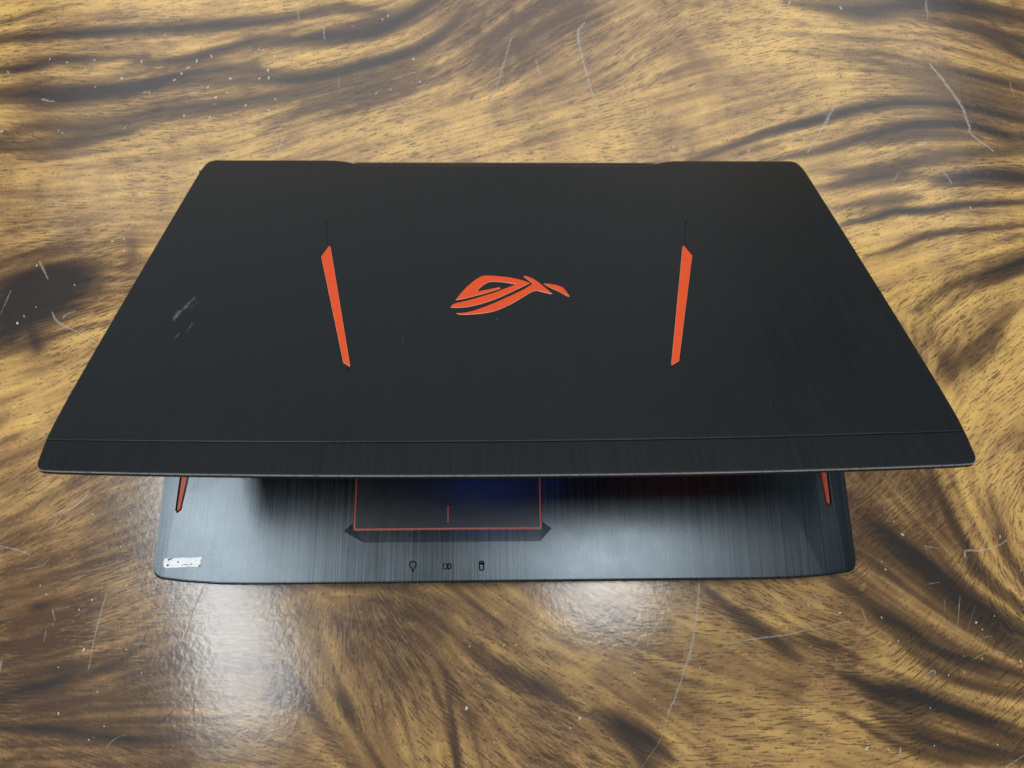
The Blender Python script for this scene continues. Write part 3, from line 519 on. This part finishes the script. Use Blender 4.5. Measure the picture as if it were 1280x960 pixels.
cut(deck, [(wedge_v, wedge_f), box(PADL, PADR, PADF, PADB, 17.6, 19.3), box(-168, 168, -18, 92, 16.5, 19.5)] +
    [prism(inset(ccw(acc[s]), -.75), 16.4, 19.6) for s in (-1, 1)])
# touchpad
def rrect(x0, x1, y0, y1, r, n=5):
    P = []
    for cx, cy, a in ((x1 - r, y1 - r, 0), (x0 + r, y1 - r, 90), (x0 + r, y0 + r, 180), (x1 - r, y0 + r, 270)):
        for i in range(n + 1):
            t = math.radians(a + 90 * i / n); P.append((cx + r * math.cos(t), cy + r * math.sin(t)))
    return P
V, F = prism(rrect(PADL + .4, PADR - .4, PADF + .4, PADB - .4, 2), 17.7, 18.55, .1)
pad = mesh_obj('touchpad', V, F, M['pad'], laptop)
Po = rrect(PADL + .35, PADR - .35, PADF + .35, PADB - .35, 2); Pi = inset(Po, .95)
n = len(Po); V = [(x, y, 18.3) for x, y in Po] + [(x, y, 18.8) for x, y in Po] + [(x, y, 18.8) for x, y in Pi] + [(x, y, 18.56) for x, y in Pi]; F = []
for r in range(3):
    for i in range(n): F.append([r * n + i, r * n + (i + 1) % n, (r + 1) * n + (i + 1) % n, (r + 1) * n + i])
mesh_obj('border', V, F, M['red'], pad)
V, F = prism([(-34.35, -99.6), (-33.75, -99.6), (-33.75, -90.2), (-34.35, -90.2)], 18.5, 18.6); mesh_obj('button_divider', V, F, M['red'], pad)
for s in (-1, 1):
    P = ccw(acc[s]); tip = min(P, key=lambda p: p[1]); cx = sum(p[0] for p in P[:]) / len(P)
    V, F = loft([[(x, y, 16.3) for x, y in P], [(x, y, deck_z(x, y) - .45) for x, y in P], [(x, y, deck_z(x, y) - .1) for x, y in inset(P, .45)]])
    mesh_obj('orange_accent', V, F, M['orange_deep'], laptop)
    V, F = prism(inset(P, -.7), 16.2, 16.75); mesh_obj('accent_channel', V, F, M['recess'], laptop)
# keyboard (under the lid)
V, F = [], []
rows = [(78, 15, 20), (60, 14, 20), (41, 13.5, 20), (22, 13, 20), (3, 12, 20), (-14, 8, 20)]
for y, cnt, w in rows:
    pw = 330 / cnt
    for i in range(int(cnt)):
        x0 = -165 + i * pw + .8; h = 15 if y < 70 else 10
        v, f = prism([(x0, y), (x0 + pw - 1.6, y), (x0 + pw - 1.6, y + h - 1), (x0, y + h - 1)], 16.6, 18.4, .4)
        oo = len(V); V += v; F += [[a + oo for a in q] for q in f]
kb = mesh_obj('keyboard', V, F, M['key'], laptop); kb['kind'] = 'stuff'

# printed status icons: outlines drawn as thin flat strokes
def stroke(parts, w, z, name, mat, parent):
    V, F = [], []
    for P, closed in parts:
        n = len(P); o = len(V)
        for i, p in enumerate(P):
            a = Vector(P[i - 1] if closed or i else P[i]); b = Vector(P[(i + 1) % n] if closed or i < n - 1 else P[i])
            t = (b - a).normalized(); nn = Vector((-t.y, t.x)) * w / 2
            V += [(p[0] + nn.x, p[1] + nn.y, z), (p[0] - nn.x, p[1] - nn.y, z)]
        for i in range(n if closed else n - 1):
            j = (i + 1) % n; F.append([o + 2 * i, o + 2 * i + 1, o + 2 * j + 1, o + 2 * j])
    return mesh_obj(name, V, F, mat, parent)
def arc(cx, cy, r, a0, a1, n=12, ry=None):
    return [(cx + r * math.cos(math.radians(a0 + (a1 - a0) * i / n)), cy + (ry or r) * math.sin(math.radians(a0 + (a1 - a0) * i / n))) for i in range(n + 1)]
x, y = -53.1, -123.4
stroke([([(x - .6, y - 1.5)] + arc(x, y + .9, 1.75, 230, -50, 14) + [(x + .6, y - 1.5)], False), ([(x - .75, y - 2.0), (x + .75, y - 2.0)], False), ([(x - .5, y - 2.7), (x + .5, y - 2.7)], False)], .8, 19.05, 'power_icon', M['icon'], laptop)
x, y = -34.1, -123.6
stroke([([(x - 2.2, y - 1.4), (x - .1, y - 1.4), (x - .1, y + 1.4), (x - 2.2, y + 1.4)], True), (arc(x + .7, y, 1.4, 100, -100, 10), False), ([(x + .4, y - 1.4), (x + .4, y + 1.4)], False)], .8, 19.05, 'battery_icon', M['icon'], laptop)
x, y = -15.1, -123.3
stroke([([(x - 1.15, y - 2), (x - 1.15, y + 1.6)], False), ([(x + 1.15, y - 2), (x + 1.15, y + 1.6)], False), (arc(x, y + 1.6, 1.15, 0, 360, 14, .55)[:-1], True), (arc(x, y - 2, 1.15, 180, 360, 8, .6), False), ([(x - 1.1, y + .7), (x + 1.1, y + .7)], False)], .8, 19.05, 'disk_icon', M['icon'], laptop)
# worn sticker
rs = random.Random(3)
P = [(-190.0, -118.4), (-189.4, -117.7), (-186.5, -117.9), (-180, -117.4), (-174, -117.6), (-169.4, -117.1), (-168.8, -117.7), (-169.9, -118.9), (-169.8, -121.3), (-170.8, -122.7), (-176, -122.5), (-183, -123.0), (-188.8, -123.1), (-189.9, -122.2), (-190.3, -120.4)]
P = ccw(P)
def dz2(x, y): return max(deck_z(x, y), 17.6)
V, F = loft([[(x, y, deck_z(x, y) - .05) for x, y in P], [(x, y, deck_z(x, y) + .28) for x, y in P], [(x, y, deck_z(x, y) + .34) for x, y in inset(P, .2)]])
stk = mesh_obj('sticker', V, F, M['sticker'], laptop)
stk['label'] = 'worn white sticker on the deck'
V, F = [], []
for cx, cy, r in ((-187.2, -118.6, .8), (-187.6, -121.5, .75), (-182.2, -119.9, .55), (-179.6, -121.5, .4), (-178.4, -121.2, .35), (-177.3, -121.4, .45), (-175.6, -121.3, .4), (-174.6, -121.0, .45), (-186.0, -118.1, .5), (-172.4, -119.4, .25), (-170.3, -122.0, .5)):
    o = len(V); n = 6
    for i in range(n):
        a = i * 6.283 / n; q = r * rs.uniform(.8, 1.3); xx, yy = cx + q * math.cos(a), cy + .7 * q * math.sin(a); V.append((xx, yy, deck_z(xx, yy) + .36))
    F.append(list(range(o, o + n)))
mesh_obj('ink_remnants', V, F, M['ink'], stk)

# --- base: chassis below the deck, feet, hinge, rear vent
P = []
for c in cols: P.append((colx(c, -131) * .985, yfront(colx(c, -131)) + 2.0))
P += [(192, 60), (189, 122), (180, 129.5), (110, 131.0), (-110, 131.0), (-180, 129.5), (-189, 122), (-192, 60)]
P = ccw(P)
V, F = loft([[(x * .97, y * .965, 2.6) for x, y in P], [(x * .995, y * .99, 6) for x, y in P], [(x, y, 9.4) for x, y in P], [(x, y, 10.5) for x, y in P]])
ch = mesh_obj('chassis', V, F, M['chassis'], laptop)
for x in (-160, 160):
    for y in (-108, 104):
        V, F = prism(rrect(x - 14, x + 14, y - 5, y + 5, 4), 0, 3.2); mesh_obj('rubber_foot', V, F, M['rubber'], laptop)
V, F = prism([(-178, 113), (178, 113), (178, 130.4), (-178, 130.4)], 10, 17.2, 1.5); mesh_obj('rear_block', V, F, M['chassis'], laptop)
V, F = [], []
for i in range(64):
    x = -94 + i * 188 / 63
    v, f = prism([(x - .8, 123), (x + .8, 123), (x + .8, 131.2), (x - .8, 131.2)], 11, 16.8, .3); oo = len(V); V += v; F += [[a + oo for a in q] for q in f]
v, f = prism([(-97, 129.5), (97, 129.5), (97, 131.0), (-97, 131.0)], 11, 17.3, .4); oo = len(V); V += v; F += [[a + oo for a in q] for q in f]
gr = mesh_obj('rear_vent', V, F, M['grille'], laptop); gr['kind'] = 'stuff'
for s in (-1, 1):
    V, F = [], []; n = 16
    rr = [[(x, 121.5 + 3.6 * math.cos(2 * math.pi * i / n), 18.6 + 3.6 * math.sin(2 * math.pi * i / n)) for i in range(n)] for x in ((s * 150 - 22), (s * 150 + 22))]
    V, F = loft(rr); mesh_obj('hinge', V, F, M['chassis'], laptop, True)

# --- lid: local frame with its origin on the hinge line, -y towards the front edge, z out of the lid
LID_ANGLE = math.radians(29.88)
def rear(u): u = abs(u); return -.7 + 5.6 * smooth01((110 - u) / 24)
def frontc(u): return 255.9 - 3.9 * (abs(u) / 186) ** 2.2
def seam(u): return 238.2 - 3.2 * (u / 190) ** 2 - .8 * u / 190
def side(s): return float(np.interp(s, (5, 30, 60, 100, 140, 180, 210, 224, 235, 242, 247), (188.9, 189.5, 190.1, 190.8, 191.4, 191.9, 192.1, 192.0, 191.4, 190.8, 190.1)))
def lid_outline():
    P = [(u, rear(u)) for u in np.linspace(-182.5, 182.5, 60)]
    P += [(183 + 6 * math.sin(a), 5.4 - 6 * math.cos(a)) for a in np.linspace(.15, math.pi / 2, 7)]
    P += [(side(s), s) for s in np.linspace(12, 246, 26)]
    cx, cs = 185.4, frontc(186) - 5.2
    P += [(cx + 4.6 * math.cos(a), cs + 5.0 * math.sin(a)) for a in np.linspace(.12, math.pi / 2 - .12, 6)]
    P += [(u, frontc(u)) for u in np.linspace(181, -181, 50)]
    P += [(-cx + 4.6 * math.cos(a), cs + 5.0 * math.sin(a)) for a in np.linspace(math.pi / 2 + .12, math.pi - .12, 6)]
    P += [(-side(s), s) for s in np.linspace(246, 12, 26)]
    P += [(-183 - 6 * math.sin(a), 5.4 - 6 * math.cos(a)) for a in np.linspace(math.pi / 2, .15, 7)]
    return P
OUT = ccw([(u, -s) for u, s in lid_outline()])
def ring(P, d, z): return [(x, y, z(x, y) if callable(z) else z) for x, y in inset(P, d)]
V, F = loft([ring(OUT, 4.2, -4.9), ring(OUT, 3.4, -4.9), ring(OUT, 1.0, -3.3), ring(OUT, .35, -2.5), ring(OUT, .3, -1.75), ring(OUT, 2.0, -1.74)])
lid = mesh_obj('lid', V, F, M['lid_rim'], laptop)
lid.location = (0, 128.53 * MM, 24 * MM); lid.rotation_euler = (-LID_ANGLE, 0, 0)
# main panel
PAN = [(x, y) for x, y in OUT if -y < seam(x) - 1.0]
a = max(range(len(PAN)), key=lambda i: math.dist(PAN[i], PAN[(i + 1) % len(PAN)]))
PAN = PAN[a + 1:] + PAN[:a + 1]
sl, sr = PAN[-1], PAN[0]
js = np.linspace(math.copysign(side(234.5), sl[0]), math.copysign(side(234.5), sr[0]), 42)
PAN = ccw(PAN + [(x, -seam(x)) for x in js])
def bev(P, fr):
    out = []
    for x, y in P:
        w = smooth01((14 + y) / 9 if y > -14 else 0) if abs(x) < 400 else 0
        out.append((.5 + 3.4 * w, .30 + 1.15 * w))
    return out
bv = bev(PAN, 0)
rings = [ring(PAN, .05, -1.7)]
for ph in (0, 20, 45, 68, 90):
    c_, s_ = math.cos(math.radians(ph)), math.sin(math.radians(ph))
    q = inset(PAN, [b[0] * (1 - c_) for b in bv])
    rings.append([(p[0], p[1], -b[1] * (1 - s_)) for p, b in zip(q, bv)])
V, F = loft(rings)
panel = mesh_obj('lid_panel', V, F, M['lid'], lid)
panel.matrix_parent_inverse = Matrix()
accL = [(-97.3, -96.4), (-96.2, -97.4), (-72.9, -192.2), (-73.4, -192.5), (-76.4, -190.0), (-99.9, -106.2)]
accR = [(97.3, -96.4), (96.2, -97.4), (73.8, -192.2), (74.3, -192.5), (77.9, -189.8), (100.0, -105.8)]
logo = []
eye = [(-26.8, 144.4), (-25.2, 140.6), (-22.5, 135.3), (-19.4, 130.4), (-16.2, 126.4), (-12.7, 123.8), (-7.1, 124.0), (.7, 125.4), (7.1, 127.7), (11.2, 130.3),
       (5.0, 135.1), (-.8, 139.5), (-7.2, 143.9), (-13.4, 147.2), (-19.6, 149.5), (-24.5, 150.3), (-29, 150.2), (-28.2, 148.0), (-26.2, 146.6), (-20.3, 144.4), (-13.5, 141.2), (-7.2, 138.0), (-.8, 134.2), (3.9, 131.3),
       (-.7, 130.0), (-5.2, 129.2), (-9.4, 129.1), (-12, 131.1), (-14.2, 133.8), (-16.2, 137.3), (-11, 135.7), (-4.4, 133.5), (-4.2, 134.9), (-11, 138.4), (-17.3, 141.1), (-22.3, 143.1)]
logo.append(spline(eye, True, 4, (0, 9, 16, 23, 29, 31, 32)))
low = [(-26.2, 154.7), (-20.1, 153.7), (-13.4, 150.4), (-5.9, 145.6), (1.7, 140.1), (8.2, 135.1), (12.5, 130.7), (8.0, 124.6), (8.5, 123.8), (12.4, 126.0), (16.1, 130.2), (22.2, 139.0), (21.6, 139.6), (17, 137.7), (13.1, 136.9), (8, 141.3), (1.6, 147.2), (-3.5, 150.9), (-7.8, 153.4), (-13.4, 154.9), (-19.5, 155.7), (-24.4, 155.8)]
logo.append(spline(low, True, 4, (0, 6, 7, 8, 11, 12, 21)))
tail = [(18.0, 130.6), (21.8, 131.1), (26.9, 133.1), (28.8, 135.8), (30.9, 141.2), (30.1, 141.7), (25.3, 137.3), (21.0, 133.9)]
logo.append(spline(tail, True, 4, (0, 4, 5)))
logo = [ccw([(u, -s) for u, s in L]) for L in logo]
cutters = [prism(inset(ccw(P), -.32), -.75, .5) for P in (accL, accR)] + [prism(inset(P, -.22), -.6, .5) for P in logo]
# sunken triangular facet running up from each bar, deepest beside the bar line
for s in (-1, 1):
    A_, B_, C_ = (s * 102.6, -72.7), (s * 96.6, -97.2), (s * 106.5, -91.0)
    top = [(x, y, .4) for x, y in (A_, B_, C_)]; bot = [(A_[0], A_[1], -.05), (B_[0], B_[1], -.4), (C_[0], C_[1], -.012)]
    cutters.append((top + bot, [[0, 1, 2] if s > 0 else [2, 1, 0]] + ([[3, 5, 4]] if s > 0 else [[4, 5, 3]]) + [[i, (i + 1) % 3, (i + 1) % 3 + 3, i + 3][::(-1 if s > 0 else 1)] for i in range(3)]))
for s in (-1, 1):
    for (x0, y0), (x1, y1), w in (((102.6, -72.7), (97.0, -97.2), .62), ((74.2, -192.0), (73.4, -196.4), .34)):
        cutters.append(prism([(s * (x0 - w * .4), y0), (s * (x0 + w * .4), y0), (s * (x1 + w), y1), (s * (x1 - w), y1)], -.9, .5))
cut(panel, cutters)
for P in (accL, accR):
    P = ccw(P); V, F = prism(P, -.76, .06, .14)
    n = len(P); fm = [0] * len(F)
    for i in range(1 + n, 1 + 2 * n): fm[i] = 1
    mesh_obj('orange_bar', V, F, None, lid, mats=[M['orange'], M['orange_highlight']], fmat=fm)
emb = None
for k, P in enumerate(logo):
    V, F = prism(P, -.61, .10, .16); n = len(P); fm = [0] * len(F)
    for i in range(1 + n, 1 + 2 * n): fm[i] = 1
    mesh_obj('emblem_stroke', V, F, None, lid, mats=[M['orange'], M['orange_highlight']], fmat=fm)
# front strip
STR = [(x, y) for x, y in OUT if -y > seam(x) + 1.0]
a = max(range(len(STR)), key=lambda i: math.dist(STR[i], STR[(i + 1) % len(STR)]))
STR = STR[a + 1:] + STR[:a + 1]
sl, sr = STR[-1], STR[0]
js = np.linspace(math.copysign(side(235), sl[0]), math.copysign(side(235), sr[0]), 42)
STR = ccw(STR + [(x, -seam(x) - .32) for x in js])
tilt = lambda x, y: -.02 - .022 * (-y - 235.5) 
rings = [ring(STR, .03, -2.3), ring(STR, .0, lambda x, y: tilt(x, y) - .42), ring(STR, .2, lambda x, y: tilt(x, y) - .1), ring(STR, .6, tilt)]
V, F = loft(rings); n = len(STR); fm = [0] * len(F)
for i in range(n):
    mid = STR[i]
    fm[1 + n + i] = 1
    if -mid[1] > seam(mid[0]) + 6: fm[1 + i] = 2
mesh_obj('front_strip', V, F, None, lid, mats=[M['strip'], M['edge'], M['lid_rim']], fmat=fm)
# bezel and lit screen on the inner side
V, F = prism([(-184, -14), (184, -14), (184, -249), (-184, -249)], -5.3, -4.85); mesh_obj('bezel', V, F, M['bezel'], lid)
V = [(-172, -40, -5.34), (172, -40, -5.34), (172, -234, -5.34), (-172, -234, -5.34)]
mesh_obj('screen', V, [[0, 1, 2, 3]], M['screen'], lid)
# scuff and nicks on the panel
it = [([(-157, -141.5), (-159.5, -148.5), (-161.6, -155)], 1.3, .55), ([(-161.2, -152), (-162.2, -157), (-162, -160)], 2.2, .8), ([(-158.6, -148), (-160, -152)], 1.9, .6), ([(-152.6, -161.5), (-153.4, -168)], 1.0, .45), ([(-156.8, -169), (-157.6, -173)], 1.2, .4),
      ([(-154.5, -145), (-157.5, -151)], .8, .3), ([(-6.2, -159.0), (-5.6, -159.3)], 1.0, .9)]
for k in range(12):
    x, y = rng.uniform(-180, 180), rng.uniform(-228, -25); it.append(([(x, y), (x + rng.uniform(-.8, .8), y - rng.uniform(.3, 1.2))], rng.uniform(.3, .7), rng.uniform(.25, .8)))
ribbons('scuffs', it, M['scuff'], lid, .035, 5)
